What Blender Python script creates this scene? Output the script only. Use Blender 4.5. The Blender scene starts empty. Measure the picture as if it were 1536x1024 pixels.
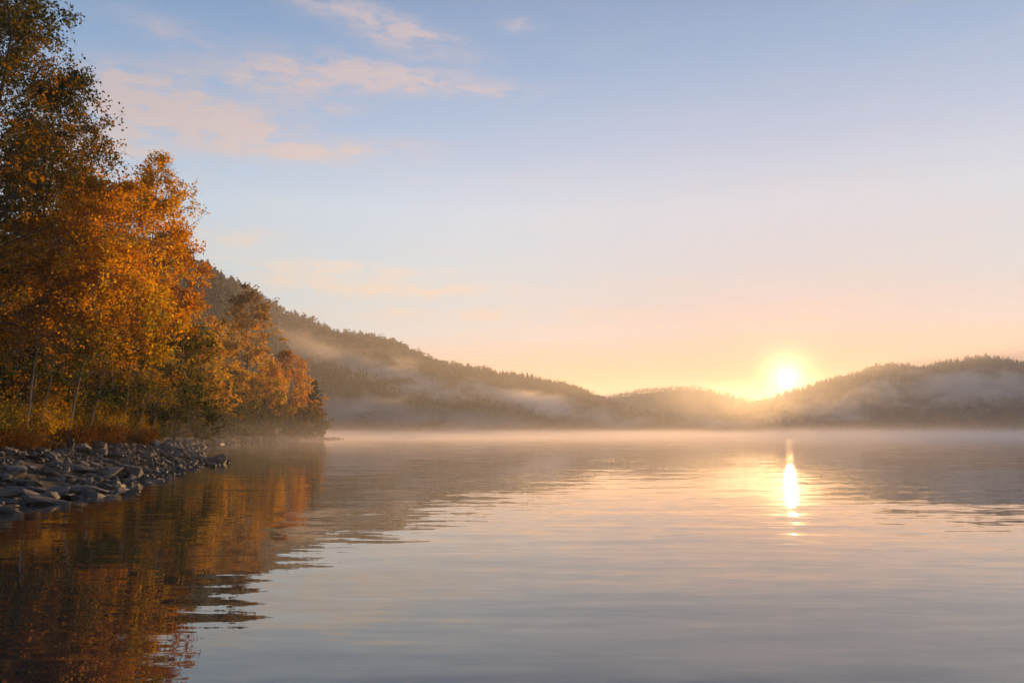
import bpy, bmesh, math, random
import numpy as np
from mathutils import Vector, Matrix

SEED = 7
scene = bpy.context.scene
COL = scene.collection
PI = math.pi

# ------------------------------------------------------------------ camera
W0, H0 = 1536.0, 1024.0
FPX = 1195.0
HORIZON = 649.5
PITCH = math.atan((HORIZON - H0 / 2) / FPX)
CAM_H = 1.6

cam_d = bpy.data.cameras.new("camera")
cam = bpy.data.objects.new("camera", cam_d)
COL.objects.link(cam)
cam_d.sensor_width = 36.0
cam_d.lens = 36.0 * FPX / W0
cam_d.clip_start = 0.1
cam_d.clip_end = 20000
cam.location = (0, 0, CAM_H)
cam.rotation_euler = (PI / 2 + PITCH, 0, 0)
scene.camera = cam


def ray(px, py):
    a, b = (px - W0 / 2) / FPX, (H0 / 2 - py) / FPX
    c, s = math.cos(PITCH), math.sin(PITCH)
    return np.array([a, c - s * b, s + c * b])


def P(px, py, Y):
    """World point at depth Y (metres along +Y) seen from where the photographer stands."""
    d = ray(px, py)
    t = Y / d[1]
    return np.array([d[0] * t, Y, CAM_H + d[2] * t])


SUN_DIR = ray(1180, 567)
SUN_DIR = SUN_DIR / np.linalg.norm(SUN_DIR)
SUN_EL = math.asin(SUN_DIR[2])
SUN_AZ = math.atan2(SUN_DIR[0], SUN_DIR[1])     # from +Y towards +X

# ------------------------------------------------------------------ helpers


def tag(o, label=None, cat=None, group=None, kind=None):
    if label: o["label"] = label
    if cat: o["category"] = cat
    if group: o["group"] = group
    if kind: o["kind"] = kind
    return o


def link(name, me, parent=None, loc=(0, 0, 0)):
    o = bpy.data.objects.new(name, me)
    COL.objects.link(o)
    o.location = loc
    if parent is not None:
        o.parent = parent
    return o


def np_mesh(name, V, F, mat=None, col=None, smooth=False):
    """V (n,3), F (m,k) -> mesh; optional per-vertex colour (n,3)."""
    me = bpy.data.meshes.new(name)
    V = np.ascontiguousarray(V, dtype=np.float32)
    F = np.ascontiguousarray(F, dtype=np.int32)
    n, m, k = len(V), len(F), F.shape[1]
    me.vertices.add(n)
    me.vertices.foreach_set("co", V.ravel())
    me.loops.add(m * k)
    me.loops.foreach_set("vertex_index", F.ravel())
    me.polygons.add(m)
    me.polygons.foreach_set("loop_start", np.arange(0, m * k, k, dtype=np.int32))
    me.polygons.foreach_set("loop_total", np.full(m, k, dtype=np.int32))
    if smooth:
        me.polygons.foreach_set("use_smooth", np.ones(m, dtype=bool))
    if col is not None:
        a = me.attributes.new("tint", "FLOAT_COLOR", "POINT")
        c = np.ones((n, 4), dtype=np.float32)
        c[:, :3] = col
        a.data.foreach_set("color", c.ravel())
    me.update()
    me.validate()
    if mat:
        me.materials.append(mat)
    return me


def _hash(ix, iy, seed):
    h = (ix.astype(np.int64) * 374761393 + iy.astype(np.int64) * 668265263 + seed * 974711) & 0x7FFFFFFF
    h = ((h ^ (h >> 13)) * 1274126177) & 0x7FFFFFFF
    return ((h ^ (h >> 16)) & 0xFFFF) / 65535.0


def vnoise(x, y, seed=0):
    x = np.asarray(x, dtype=float); y = np.asarray(y, dtype=float)
    x, y = np.broadcast_arrays(x, y)
    ix, iy = np.floor(x), np.floor(y)
    fx, fy = x - ix, y - iy
    fx, fy = fx * fx * (3 - 2 * fx), fy * fy * (3 - 2 * fy)
    a, b = _hash(ix, iy, seed), _hash(ix + 1, iy, seed)
    c, d = _hash(ix, iy + 1, seed), _hash(ix + 1, iy + 1, seed)
    return (a * (1 - fx) + b * fx) * (1 - fy) + (c * (1 - fx) + d * fx) * fy * 1.0


def fbm(x, y, seed=0, oct=4):
    s, a = 0, 0.5
    for i in range(oct):
        s = s + a * (vnoise(x * 2 ** i, y * 2 ** i, seed + i) - 0.5)
        a *= 0.5
    return s * 2


# ------------------------------------------------------------------ node helpers
class NT:
    def __init__(self, tree):
        self.t = tree
        self.t.nodes.clear()

    def n(self, typ, ins=None, **kw):
        nd = self.t.nodes.new(typ)
        for k, v in kw.items():
            setattr(nd, k, v)
        for k, v in (ins or {}).items():
            s = nd.inputs[k]
            if isinstance(v, bpy.types.NodeSocket):
                self.t.links.new(v, s)
            else:
                s.default_value = v
        return nd

    def m(self, op, a, b=0.0, c=0.0, clamp=False):
        nd = self.n("ShaderNodeMath", {0: a, 1: b, 2: c}, operation=op)
        nd.use_clamp = clamp
        return nd.outputs[0]

    def vm(self, op, a, b=(0, 0, 0), out=0):
        nd = self.n("ShaderNodeVectorMath", {0: a, 1: b}, operation=op)
        return nd.outputs[out]

    def mix(self, f, a, b, blend="MIX"):
        nd = self.t.nodes.new("ShaderNodeMix")
        nd.data_type = "RGBA"; nd.blend_type = blend
        for s, v in ((nd.inputs[0], f), (nd.inputs[6], a), (nd.inputs[7], b)):
            if isinstance(v, bpy.types.NodeSocket):
                self.t.links.new(v, s)
            else:
                s.default_value = v if isinstance(v, (int, float)) else (*v[:3], 1)
        return nd.outputs[2]

    def ramp(self, fac, stops, interp="LINEAR"):
        nd = self.n("ShaderNodeValToRGB", {0: fac})
        cr = nd.color_ramp
        cr.interpolation = interp
        while len(cr.elements) < len(stops):
            cr.elements.new(0.5)
        for e, (p, c) in zip(cr.elements, stops):
            e.position = p
            e.color = (*c, 1) if len(c) == 3 else c
        return nd.outputs[0]

    def mapr(self, v, a, b, c=0.0, d=1.0, smooth=False):
        nd = self.n("ShaderNodeMapRange", {0: v, 1: a, 2: b, 3: c, 4: d})
        if smooth: nd.interpolation_type = "SMOOTHSTEP"
        return nd.outputs[0]

    def noise(self, vec, scale, detail=3, rough=0.5, out=0, dist=0.0):
        nd = self.n("ShaderNodeTexNoise", {"Vector": vec, "Scale": scale, "Detail": detail, "Roughness": rough, "Distortion": dist})
        return nd.outputs[out]


def material(name):
    m = bpy.data.materials.new(name)
    m.use_nodes = True
    return m, NT(m.node_tree)


def out(nt, surf=None, vol=None, disp=None):
    o = nt.n("ShaderNodeOutputMaterial")
    if surf: nt.t.links.new(surf, o.inputs[0])
    if vol: nt.t.links.new(vol, o.inputs[1])
    if disp: nt.t.links.new(disp, o.inputs[2])


def srgb(r, g, b):
    f = lambda v: (v / 255 / 12.92) if v / 255 <= 0.04045 else ((v / 255 + 0.055) / 1.055) ** 2.4
    return (f(r), f(g), f(b))


# ------------------------------------------------------------------ materials
def leaf_material(name, trans=0.5, gain=1.0):
    m, nt = material(name)
    a = nt.n("ShaderNodeAttribute", attribute_name="tint").outputs["Color"]
    d = nt.n("ShaderNodeBsdfDiffuse", {"Color": a})
    hs = nt.n("ShaderNodeHueSaturation", {"Color": a, "Saturation": 1.1, "Value": 1.25})
    t = nt.n("ShaderNodeBsdfTranslucent", {"Color": hs.outputs[0]})
    mx = nt.n("ShaderNodeMixShader", {0: trans, 1: d.outputs[0], 2: t.outputs[0]})
    out(nt, mx.outputs[0])
    return m


LEAF = leaf_material("autumn_leaves")
CANOPY = leaf_material("hill_canopy", 0.15)


def bark_material(name, c1, c2, mark):
    m, nt = material(name)
    tc = nt.n("ShaderNodeTexCoord").outputs["Object"]
    big = nt.noise(tc, 1.3, 3)
    st = nt.n("ShaderNodeMapping", {"Vector": tc, "Scale": (6, 6, 22)}).outputs[0]
    bands = nt.noise(st, 1.0, 4, 0.6)
    c = nt.mix(nt.mapr(big, 0.35, 0.65), c1, c2)
    c = nt.mix(nt.mapr(bands, 0.56, 0.66), c, mark)
    fine = nt.noise(tc, 40, 4)
    bmp = nt.n("ShaderNodeBump", {"Height": fine, "Strength": 0.5, "Distance": 0.02})
    b = nt.n("ShaderNodeBsdfPrincipled", {"Base Color": c, "Roughness": 0.85, "Normal": bmp.outputs[0]})
    out(nt, b.outputs[0])
    return m


BARK_PALE = bark_material("birch_bark", (0.34, 0.27, 0.215), (0.22, 0.175, 0.14), (0.05, 0.04, 0.035))
BARK_DARK = bark_material("brown_bark", (0.10, 0.075, 0.055), (0.06, 0.045, 0.035), (0.03, 0.025, 0.02))


def rock_material(name, wet=False):
    m, nt = material(name)
    tc = nt.n("ShaderNodeTexCoord").outputs["Object"]
    oi = nt.n("ShaderNodeObjectInfo").outputs["Random"]
    off = nt.vm("ADD", tc, nt.n("ShaderNodeCombineXYZ", {0: nt.m("MULTIPLY", oi, 50), 1: nt.m("MULTIPLY", oi, 31)}).outputs[0])
    n1 = nt.noise(off, 1.6, 5, 0.6)
    n2 = nt.noise(off, 9, 5, 0.65)
    n3 = nt.noise(off, 34, 4, 0.7)
    base = nt.ramp(oi, [(0.0, (0.112, 0.098, 0.084)), (0.35, (0.182, 0.155, 0.128)), (0.65, (0.245, 0.20, 0.16)),
                        (0.85, (0.19, 0.135, 0.10)), (1.0, (0.32, 0.305, 0.285))])
    c = nt.mix(nt.mapr(n1, 0.42, 0.58), base, nt.mix(0.7, base, (0.045, 0.04, 0.038)))
    c = nt.mix(nt.mapr(n2, 0.55, 0.75, 0, 0.5), c, (0.17, 0.155, 0.145))
    c = nt.mix(nt.mapr(n3, 0.5, 0.8, 0, 0.5), c, (0.05, 0.045, 0.045))
    # the damp band that the lake keeps wet: an actual tide mark by height above the water
    geo = nt.n("ShaderNodeNewGeometry").outputs["Position"]
    z = nt.n("ShaderNodeSeparateXYZ", {0: geo}).outputs[2]
    damp = nt.mapr(nt.m("ADD", z, nt.m("MULTIPLY", n2, 0.16)), 0.30, 0.12, 0, 1)
    c = nt.mix(nt.m("MULTIPLY", damp, 0.72), c, (0.022, 0.02, 0.018))
    rough = nt.m("SUBTRACT", 0.82, nt.m("MULTIPLY", damp, 0.35))
    h = nt.m("ADD", nt.m("MULTIPLY", n2, 0.6), nt.m("MULTIPLY", n3, 0.4))
    bmp = nt.n("ShaderNodeBump", {"Height": h, "Strength": 1.0, "Distance": 0.09})
    b = nt.n("ShaderNodeBsdfPrincipled", {"Base Color": c, "Roughness": rough, "Normal": bmp.outputs[0]})
    out(nt, b.outputs[0])
    return m


ROCK = rock_material("riprap_stone")


def ground_material():
    m, nt = material("forest_floor")
    tc = nt.n("ShaderNodeTexCoord").outputs["Object"]
    n1 = nt.noise(tc, 0.35, 5, 0.6)
    n2 = nt.noise(tc, 6, 5, 0.7)
    c = nt.ramp(n2, [(0.25, (0.012, 0.009, 0.007)), (0.5, (0.035, 0.025, 0.016)), (0.75, (0.08, 0.045, 0.02))])
    c = nt.mix(nt.mapr(n1, 0.45, 0.65), c, nt.mix(0.5, c, (0.035, 0.04, 0.015)))
    bmp = nt.n("ShaderNodeBump", {"Height": n2, "Strength": 0.8, "Distance": 0.15})
    b = nt.n("ShaderNodeBsdfPrincipled", {"Base Color": c, "Roughness": 0.95, "Normal": bmp.outputs[0]})
    out(nt, b.outputs[0])
    return m


GROUND = ground_material()


def hill_material():
    m, nt = material("hill_soil")
    tc = nt.n("ShaderNodeTexCoord").outputs["Object"]
    n1 = nt.noise(tc, 0.02, 5, 0.6)
    c = nt.ramp(n1, [(0.35, (0.022, 0.026, 0.014)), (0.55, (0.04, 0.034, 0.018)), (0.7, (0.07, 0.045, 0.022))])
    b = nt.n("ShaderNodeBsdfDiffuse", {"Color": c})
    out(nt, b.outputs[0])
    return m


HILL = hill_material()


def water_material():
    m, nt = material("lake_water")
    pos = nt.n("ShaderNodeNewGeometry").outputs["Position"]

    def slope(sx, sy, amp, detail, ry=1.0, off=0.0):
        v = nt.n("ShaderNodeMapping", {"Vector": pos, "Scale": (sx, sy, 1), "Location": (off, off * 0.7, off)}).outputs[0]
        c = nt.noise(v, 1.0, detail, 0.5, out=1)
        c = nt.vm("SUBTRACT", c, (0.5, 0.5, 0.5))
        return nt.vm("MULTIPLY", c, (amp * 0.26, amp * 1.2 * ry, 0))
    # broad slow swell, ripples, and fine catspaws
    calm = nt.noise(nt.n("ShaderNodeMapping", {"Vector": pos, "Scale": (0.012, 0.05, 1)}).outputs[0], 1.0, 2)
    calm = nt.mapr(calm, 0.38, 0.62, 0.35, 1.0, smooth=True)
    s = nt.vm("ADD", slope(0.16, 0.85, 0.022, 2), slope(0.5, 2.6, 0.034, 3, off=13))
    f = slope(2.4, 8.5, 0.046, 2, off=37)
    f = nt.n("ShaderNodeVectorMath", {0: f, "Scale": calm}, operation="SCALE").outputs[0]
    s = nt.vm("ADD", s, f)
    # the light breeze near the stony shore
    py = nt.n("ShaderNodeSeparateXYZ", {0: pos}).outputs[1]
    near = nt.m("ADD", .85, nt.m("MULTIPLY", nt.m("EXPONENT", nt.m("MULTIPLY", py, -.09)), 2.2))
    s = nt.n("ShaderNodeVectorMath", {0: s, "Scale": near}, operation="SCALE").outputs[0]
    nrm = nt.vm("NORMALIZE", nt.vm("ADD", s, (0, 0, 1)))
    fr = nt.n("ShaderNodeFresnel", {"IOR": 1.95, "Normal": nrm}).outputs[0]
    fr = nt.m("MULTIPLY", nt.m("SUBTRACT", fr, .09), 1.4, clamp=True)
    dif = nt.n("ShaderNodeBsdfDiffuse", {"Color": (0.012, 0.024, 0.024, 1)})
    gl = nt.n("ShaderNodeBsdfGlossy", {"Color": (0.96, 0.96, 0.96, 1), "Roughness": 0.01, "Normal": nrm})
    mx = nt.n("ShaderNodeMixShader", {0: fr, 1: dif.outputs[0], 2: gl.outputs[0]})
    out(nt, mx.outputs[0])
    return m


WATER = water_material()


# ------------------------------------------------------------------ lie of the land
SHORE = np.array([  # y, x of the left water line
    (-400, -60), (-60, -18), (0, -10.2), (13, -10.3), (16.5, -10.6), (21, -11.2), (25, -11.9), (33, -13.8), (40, -15.3), (45, -16.2),
    (47.5, -17.2), (50, -19), (56, -22), (66, -26.5), (80, -32), (105, -40), (135, -46), (165, -47.5), (200, -47.5), (222, -46.8), (228, -49),
    (233, -58), (250, -90), (300, -140), (420, -190), (600, -300), (900, -500), (3000, -900)], dtype=float)


def shore_x(y):
    return np.interp(y, SHORE[:, 0], SHORE[:, 1])


def ground_z(x, y):
    x = np.asarray(x, float); y = np.asarray(y, float)
    s = shore_x(y) - x
    bank = np.clip(s / 4.2, 0, 1)
    tip = np.clip((y - 150) / 60, 0, 1)
    rise = 0.98 * (1 - 0.6 * tip) * (bank * bank * (3 - 2 * bank))
    inland = np.clip(s - 4.0, 0, None)
    z_in = rise + 0.055 * inland + 0.0016 * np.clip(inland - 15, 0, 170) ** 2 * np.clip((260 - y) / 160, 0.3, 1)
    z_in = np.minimum(z_in, 60) + np.clip(s / 6, 0, 1) * 0.35 * fbm(x / 5, y / 5, 3)
    z_out = np.maximum(-3.0, 0.33 * s)
    return np.where(s > 0, z_in, z_out)


def gz(x, y):
    return float(ground_z(x, y))


def axis(parts):
    v = []
    for a, b, st in parts:
        v.extend(np.arange(a, b, st))
    v.append(parts[-1][1])
    return np.array(sorted(set(np.round(v, 4))))


gx = axis([(-3300, -600, 300), (-600, -150, 30), (-150, -60, 4), (-60, -6, 0.7), (-6, 30, 6), (30, 300, 45), (300, 3300, 500)])
gy = axis([(-900, -60, 140), (-60, 0, 12), (0, 70, 0.8), (70, 260, 4), (260, 600, 40), (600, 3300, 300)])
GX, GY = np.meshgrid(gx, gy, indexing="ij")
GZ = ground_z(GX, GY)
nx, ny = GX.shape
idx = np.arange(nx * ny).reshape(nx, ny)


def grid_faces(idx):
    return np.stack([idx[:-1, :-1], idx[1:, :-1], idx[1:, 1:], idx[:-1, 1:]], -1).reshape(-1, 4)


me = np_mesh("ground", np.stack([GX, GY, GZ], -1).reshape(-1, 3), grid_faces(idx), GROUND, smooth=True)
tag(link("ground", me), "leaf littered ground of the wooded left bank", "ground", kind="structure")

wx = np.array([-3300, -1000, -300, 0, 300, 1000, 3300.]); wy = np.array([-900, 0, 100, 400, 1000, 3300.])
A, B = np.meshgrid(wx, wy, indexing="ij")
me = np_mesh("lake", np.stack([A, B, 0 * A], -1).reshape(-1, 3), grid_faces(np.arange(A.size).reshape(A.shape)), WATER)
tag(link("lake", me), "calm rippled lake mirroring the sunrise sky and the hills", "lake", kind="structure")


# ------------------------------------------------------------------ hills and their woods
class Hill:
    def __init__(self, name, ctrl, canopy, seed, label, back=0.9, rough=1.0, steep=0.9):
        c = np.array(ctrl, float)        # bearing px, ridge py, ridge depth, shore depth
        self.px, self.py, self.Yr, self.Ys = c.T
        self.canopy, self.seed, self.back, self.rough, self.steep = canopy, seed, back, rough, steep
        n, m = 240, 70
        u = np.linspace(self.px[0], self.px[-1], n)
        v = np.concatenate([np.linspace(-0.06, 1, m - 20), np.linspace(1, 1 + back, 21)[1:]])
        U, Vv = np.meshgrid(u, v, indexing="ij")
        X, Y, Z = self.at(U, Vv)
        idx = np.arange(X.size).reshape(X.shape)
        me = np_mesh("hill", np.stack([X, Y, Z], -1).reshape(-1, 3), grid_faces(idx), HILL, smooth=True)
        tag(link("hill", me), label, "hill", kind="structure")

    def at(self, u, v):
        py = np.interp(u, self.px, self.py) + 1.3 * (vnoise(u / 14, 0 * u, self.seed + 90) - .5)
        Yr = np.interp(u, self.px, self.Yr); Ys = np.interp(u, self.px, self.Ys)
        c, s = math.cos(PITCH), math.sin(PITCH)
        b = (H0 / 2 - py) / FPX
        dy, dz = c - s * b, s + c * b
        a = (u - W0 / 2) / FPX / dy
        Y = Ys + (Yr - Ys) * v
        top = CAM_H + dz / dy * Yr - self.canopy
        vc = np.clip(v, 0, 1)
        prof = np.where(v <= 1, vc ** self.steep, np.clip(1 - ((v - 1) / self.back) ** 1.6 * 1.1, -0.1, 1))
        prof = np.where(v < 0, v * 0.6, prof)
        X = a * Y
        g = fbm(X / 130, Y / 130, self.seed, 4) * 22 * self.rough * np.clip(v * 3, 0, 1) * np.clip(np.abs(1 - v) * 3.2, 0.08, 1)
        Z = np.maximum(top, 3) * prof + g * np.clip(np.maximum(top, 3) / 60, 0, 1) - 0.6 * (v < 0.01)
        return X, Y, Z


def tree_clump(rng, kind, nq):
    """One far tree as leaf-clump quads in a unit box: centres, sizes."""
    if kind == 0:      # conifer
        t = rng.random(nq) ** 0.8
        r = (1 - t) * 0.24 * (0.55 + 0.45 * rng.random(nq)) + 0.015
        z = 0.06 + 0.94 * t
        s = 0.11 * (1 - t) + 0.05
    else:              # broadleaf, a few lobes
        nl = 5
        lc = np.stack([rng.normal(0, .15, nl), rng.normal(0, .15, nl), rng.uniform(.42, .8, nl)], -1)
        k = rng.integers(0, nl, nq)
        d = rng.normal(size=(nq, 3)); d /= np.linalg.norm(d, axis=1)[:, None]
        q = lc[k] + d * rng.uniform(.11, .21, nq)[:, None]
        ang = None
        return q, np.full(nq, 0.10) * rng.uniform(.7, 1.3, nq)
    a = rng.random(nq) * 2 * PI
    return np.stack([np.cos(a) * r, np.sin(a) * r, z], -1), s * rng.uniform(.8, 1.3, nq)


def rand_unit(rng, n):
    d = rng.normal(size=(n, 3))
    return d / np.linalg.norm(d, axis=1)[:, None]


def quads(rng, C, S, aspect=0.75, up=0.0):
    """Randomly turned kite-shaped leaves at C of size S."""
    n = len(C)
    a = rand_unit(rng, n)
    b = rand_unit(rng, n)
    if up:
        b[:, 2] *= 1 - up
    b -= a * (a * b).sum(1)[:, None]
    b /= np.linalg.norm(b, axis=1)[:, None] + 1e-9
    S = np.asarray(S)[:, None] if np.ndim(S) else S
    V = np.stack([C - a * S * .5, C + b * S * .5 * aspect, C + a * S * .5, C - b * S * .5 * aspect], 1)
    return V.reshape(-1, 3), np.arange(4 * n).reshape(n, 4)


FAR_COL = np.array([(.036, .050, .026), (.050, .060, .028), (.075, .070, .026), (.13, .085, .026), (.17, .09, .022), (.09, .05, .022)])


def forest(name, hill, n, h_rng, nq, seed, label, umin=None, umax=None, warm=0.35):
    rng = np.random.default_rng(seed)
    u = rng.uniform(hill.px[0] if umin is None else umin, hill.px[-1] if umax is None else umax, n)
    v = np.concatenate([rng.uniform(0.015, 1.0, int(n * .8)), rng.uniform(0.96, 1.1, n - int(n * .8))])
    X, Y, Z = hill.at(u, v)
    field = fbm(X / 90, Y / 90, seed + 5, 3)
    hh = (h_rng[0] + (h_rng[1] - h_rng[0]) * rng.random(n) ** 1.6) * (1 + 0.35 * fbm(X / 45, Y / 45, seed + 9, 2))
    V, F, C = [], [], []
    base = 0
    protos = [tree_clump(rng, k, nq) for k in (0, 0, 0, 1, 1, 1, 1, 1)]
    conif = rng.random(n) < 0.5 + 1.1 * field
    which = np.where(conif, rng.integers(0, 3, n), rng.integers(3, 8, n))
    tone = np.clip((1.5 * fbm(X / 60, Y / 60, seed + 2, 4) + 0.42 + rng.normal(0, .13, n)) * 1.0, 0, 0.999)
    ci = np.where(conif, (tone * 2).astype(int), np.where(rng.random(n) < warm, 2 + (tone * 4).astype(int), 1 + (tone * 2.5).astype(int)))
    cols = FAR_COL[np.clip(ci, 0, 5)] * rng.uniform(.45, .85, (n, 1))
    for k, (q, s) in enumerate(protos):
        w = np.where(which == k)[0]
        if not len(w): continue
        ang = rng.random(len(w)) * 2 * PI
        ca, sa = np.cos(ang)[:, None], np.sin(ang)[:, None]
        hk = hh[w][:, None]
        fat = rng.uniform(.85, 1.35, len(w))[:, None]
        cx = (q[None, :, 0] * ca - q[None, :, 1] * sa) * hk * fat + X[w][:, None]
        cy = (q[None, :, 0] * sa + q[None, :, 1] * ca) * hk * fat + Y[w][:, None]
        cz = q[None, :, 2] * hk + Z[w][:, None]
        C0 = np.stack([cx, cy, cz], -1).reshape(-1, 3)
        S0 = (s[None, :] * hk * 1.5).ravel()
        v4, f4 = quads(rng, C0, S0, 0.85)
        V.append(v4); F.append(f4 + base); base += len(v4)
        C.append(np.repeat(cols[w], 4 * nq, axis=0))
    me = np_mesh(name, np.concatenate(V), np.concatenate(F), CANOPY, np.concatenate(C))
    tag(link(name, me), label, "forest", kind="stuff")


hill_l = Hill("hill", [(-420, 300, 330, 250), (0, 330, 340, 260), (200, 372, 350, 275), (285, 405, 380, 300), (345, 430, 460, 360), (385, 452, 600, 450),
                       (440, 478, 760, 540), (520, 502, 830, 590), (600, 522, 880, 640), (660, 546, 920, 680), (720, 552, 960, 720),
                       (790, 568, 1010, 790), (850, 583, 1060, 850), (900, 600, 1110, 900), (960, 619, 1170, 980), (1010, 633, 1230, 1060),
                       (1060, 642, 1280, 1120), (1120, 648, 1320, 1180)], 5.5, 11, "long wooded ridge sloping down from the left to the lake")
hill_f = Hill("hill", [(700, 640, 1540, 1400), (800, 622, 1545, 1400), (860, 606, 1550, 1400), (915, 597, 1555, 1400), (960, 590, 1560, 1400), (1010, 584, 1562, 1400),
                       (1050, 583, 1562, 1400), (1085, 591, 1560, 1400), (1120, 602, 1555, 1400), (1200, 618, 1550, 1400), (1320, 640, 1545, 1400)], 1.0, 23,
              "small rounded far hill between the two ridges", rough=0.8)
hill_r = Hill("hill", [(985, 648, 1500, 1350), (1030, 638, 1440, 1250), (1080, 621, 1380, 1150), (1120, 609, 1330, 1080), (1160, 598, 1290, 1020), (1200, 588, 1250, 980),
                       (1235, 573, 1220, 940), (1280, 561, 1190, 900), (1325, 548, 1170, 870), (1380, 553, 1150, 850), (1420, 547, 1130, 840), (1470, 537, 1120, 830),
                       (1536, 545, 1110, 820), (1640, 540, 1080, 800), (1800, 520, 1020, 760), (2100, 540, 960, 700)], 5.5, 37,
              "dark wooded hill on the right under the rising sun")
forest("hillside_forest", hill_l, 11000, (6, 14.5), 54, 101, "misty autumn forest covering the long left ridge", umin=150, umax=1115)
forest("hillside_forest", hill_f, 3200, (6, 12), 26, 102, "hazy forest on the small far hill", umin=800, umax=1300)
forest("hillside_forest", hill_r, 9000, (6, 14.5), 50, 103, "dark forest covering the hill on the right", umin=985, umax=1900)


# ------------------------------------------------------------------ trees
def grow(rng, S, D, L, k, droop, wob):
    """Batch of bending shoots: starts S, directions D, lengths L -> points (n,k,3)."""
    n = len(S)
    pts = np.zeros((n, k, 3)); pts[:, 0] = S
    d = D / (np.linalg.norm(D, axis=1)[:, None] + 1e-9)
    st = (L / (k - 1))[:, None]
    for i in range(1, k):
        pts[:, i] = pts[:, i - 1] + d * st
        d = d + rng.normal(0, wob, (n, 3))
        d[:, 2] -= droop
        d /= np.linalg.norm(d, axis=1)[:, None]
    return pts


def tubes(pts, rad, sides):
    n, k, _ = pts.shape
    t = np.gradient(pts, axis=1)
    t /= np.linalg.norm(t, axis=2)[..., None] + 1e-9
    ref = np.where(np.abs(t[..., 2:3]) > .9, np.array([1., 0, 0]), np.array([0, 0, 1.]))
    a = np.cross(t, ref); a /= np.linalg.norm(a, axis=2)[..., None] + 1e-9
    b = np.cross(t, a)
    th = np.arange(sides) / sides * 2 * PI
    ring = pts[:, :, None] + rad[:, :, None, None] * (np.cos(th)[None, None, :, None] * a[:, :, None] + np.sin(th)[None, None, :, None] * b[:, :, None])
    idx = np.arange(n * k * sides).reshape(n, k, sides)
    f = np.stack([idx[:, :-1], np.roll(idx[:, :-1], -1, 2), np.roll(idx[:, 1:], -1, 2), idx[:, 1:]], -1).reshape(-1, 4)
    return ring.reshape(-1, 3), f


def along(pts, t):
    """Points at fraction t (n,j) along polylines pts (n,k,3)."""
    n, k, _ = pts.shape
    x = np.clip(t, 0, .9999) * (k - 1)
    i = x.astype(int); f = (x - i)[..., None]
    r = np.arange(n)[:, None]
    p = pts[r, i] * (1 - f) + pts[r, i + 1] * f
    d = pts[r, i + 1] - pts[r, i]
    return p, d / (np.linalg.norm(d, axis=-1)[..., None] + 1e-9)


def join(parts):
    V, F, b = [], [], 0
    for v, f in parts:
        V.append(v); F.append(f + b); b += len(v)
    return np.concatenate(V), np.concatenate(F)


PAL = {  # main, second, accent, low, high  (leaf albedo, some with painted shade)
    "orange": [(.74, .355, .024), (.64, .26, .017), (.60, .41, .034), (.055, .065, .014), (.52, .25, .020)],  # low leaves green, darkened further to paint the shade under the canopy
    "gold":   [(.72, .42, .032), (.68, .32, .022), (.42, .36, .038), (.055, .068, .014), (.60, .32, .026)],  # low tone likewise green with under-canopy shade in the colour
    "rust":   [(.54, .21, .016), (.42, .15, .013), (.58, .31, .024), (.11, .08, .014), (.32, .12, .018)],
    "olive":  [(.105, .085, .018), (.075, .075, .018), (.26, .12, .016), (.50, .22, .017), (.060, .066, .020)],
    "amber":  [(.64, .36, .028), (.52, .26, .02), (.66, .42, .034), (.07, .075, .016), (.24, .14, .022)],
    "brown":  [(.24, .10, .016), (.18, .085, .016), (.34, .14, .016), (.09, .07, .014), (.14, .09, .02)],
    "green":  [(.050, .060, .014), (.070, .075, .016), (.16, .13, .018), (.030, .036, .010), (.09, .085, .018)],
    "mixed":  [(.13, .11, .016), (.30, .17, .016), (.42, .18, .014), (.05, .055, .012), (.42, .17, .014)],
    "dark":   [(.018, .023, .008), (.026, .030, .009), (.045, .040, .011), (.012, .014, .006), (.030, .032, .011)],  # near-black leaves, the shade inside the wood put into their colour
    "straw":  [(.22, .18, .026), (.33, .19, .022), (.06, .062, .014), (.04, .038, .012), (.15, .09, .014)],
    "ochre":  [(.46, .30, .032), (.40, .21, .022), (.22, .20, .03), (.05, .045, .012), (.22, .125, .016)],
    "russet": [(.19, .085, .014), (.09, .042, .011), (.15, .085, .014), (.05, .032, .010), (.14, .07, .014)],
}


def leaf_colour(rng, C, pal, zt):
    p = np.array(PAL[pal])
    k = rand_unit(rng, 3) * np.array([[1.1], [1.7], [2.6]])
    f = sum(np.sin(C @ k[i] + rng.random() * 6) for i in range(3)) / 3
    f = f + rng.normal(0, .3, len(C))
    c = np.where((f < -.15)[:, None], p[1], np.where((f > .38)[:, None], p[2], p[0]))
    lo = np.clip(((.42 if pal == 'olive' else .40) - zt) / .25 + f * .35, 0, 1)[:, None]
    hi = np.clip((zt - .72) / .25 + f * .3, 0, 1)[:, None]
    c = c * (1 - lo) + p[3] * lo  # fades to the low tone downward, painted shade in orange and gold
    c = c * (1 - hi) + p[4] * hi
    return c * rng.uniform(.72, 1.3, (len(C), 1))


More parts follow.
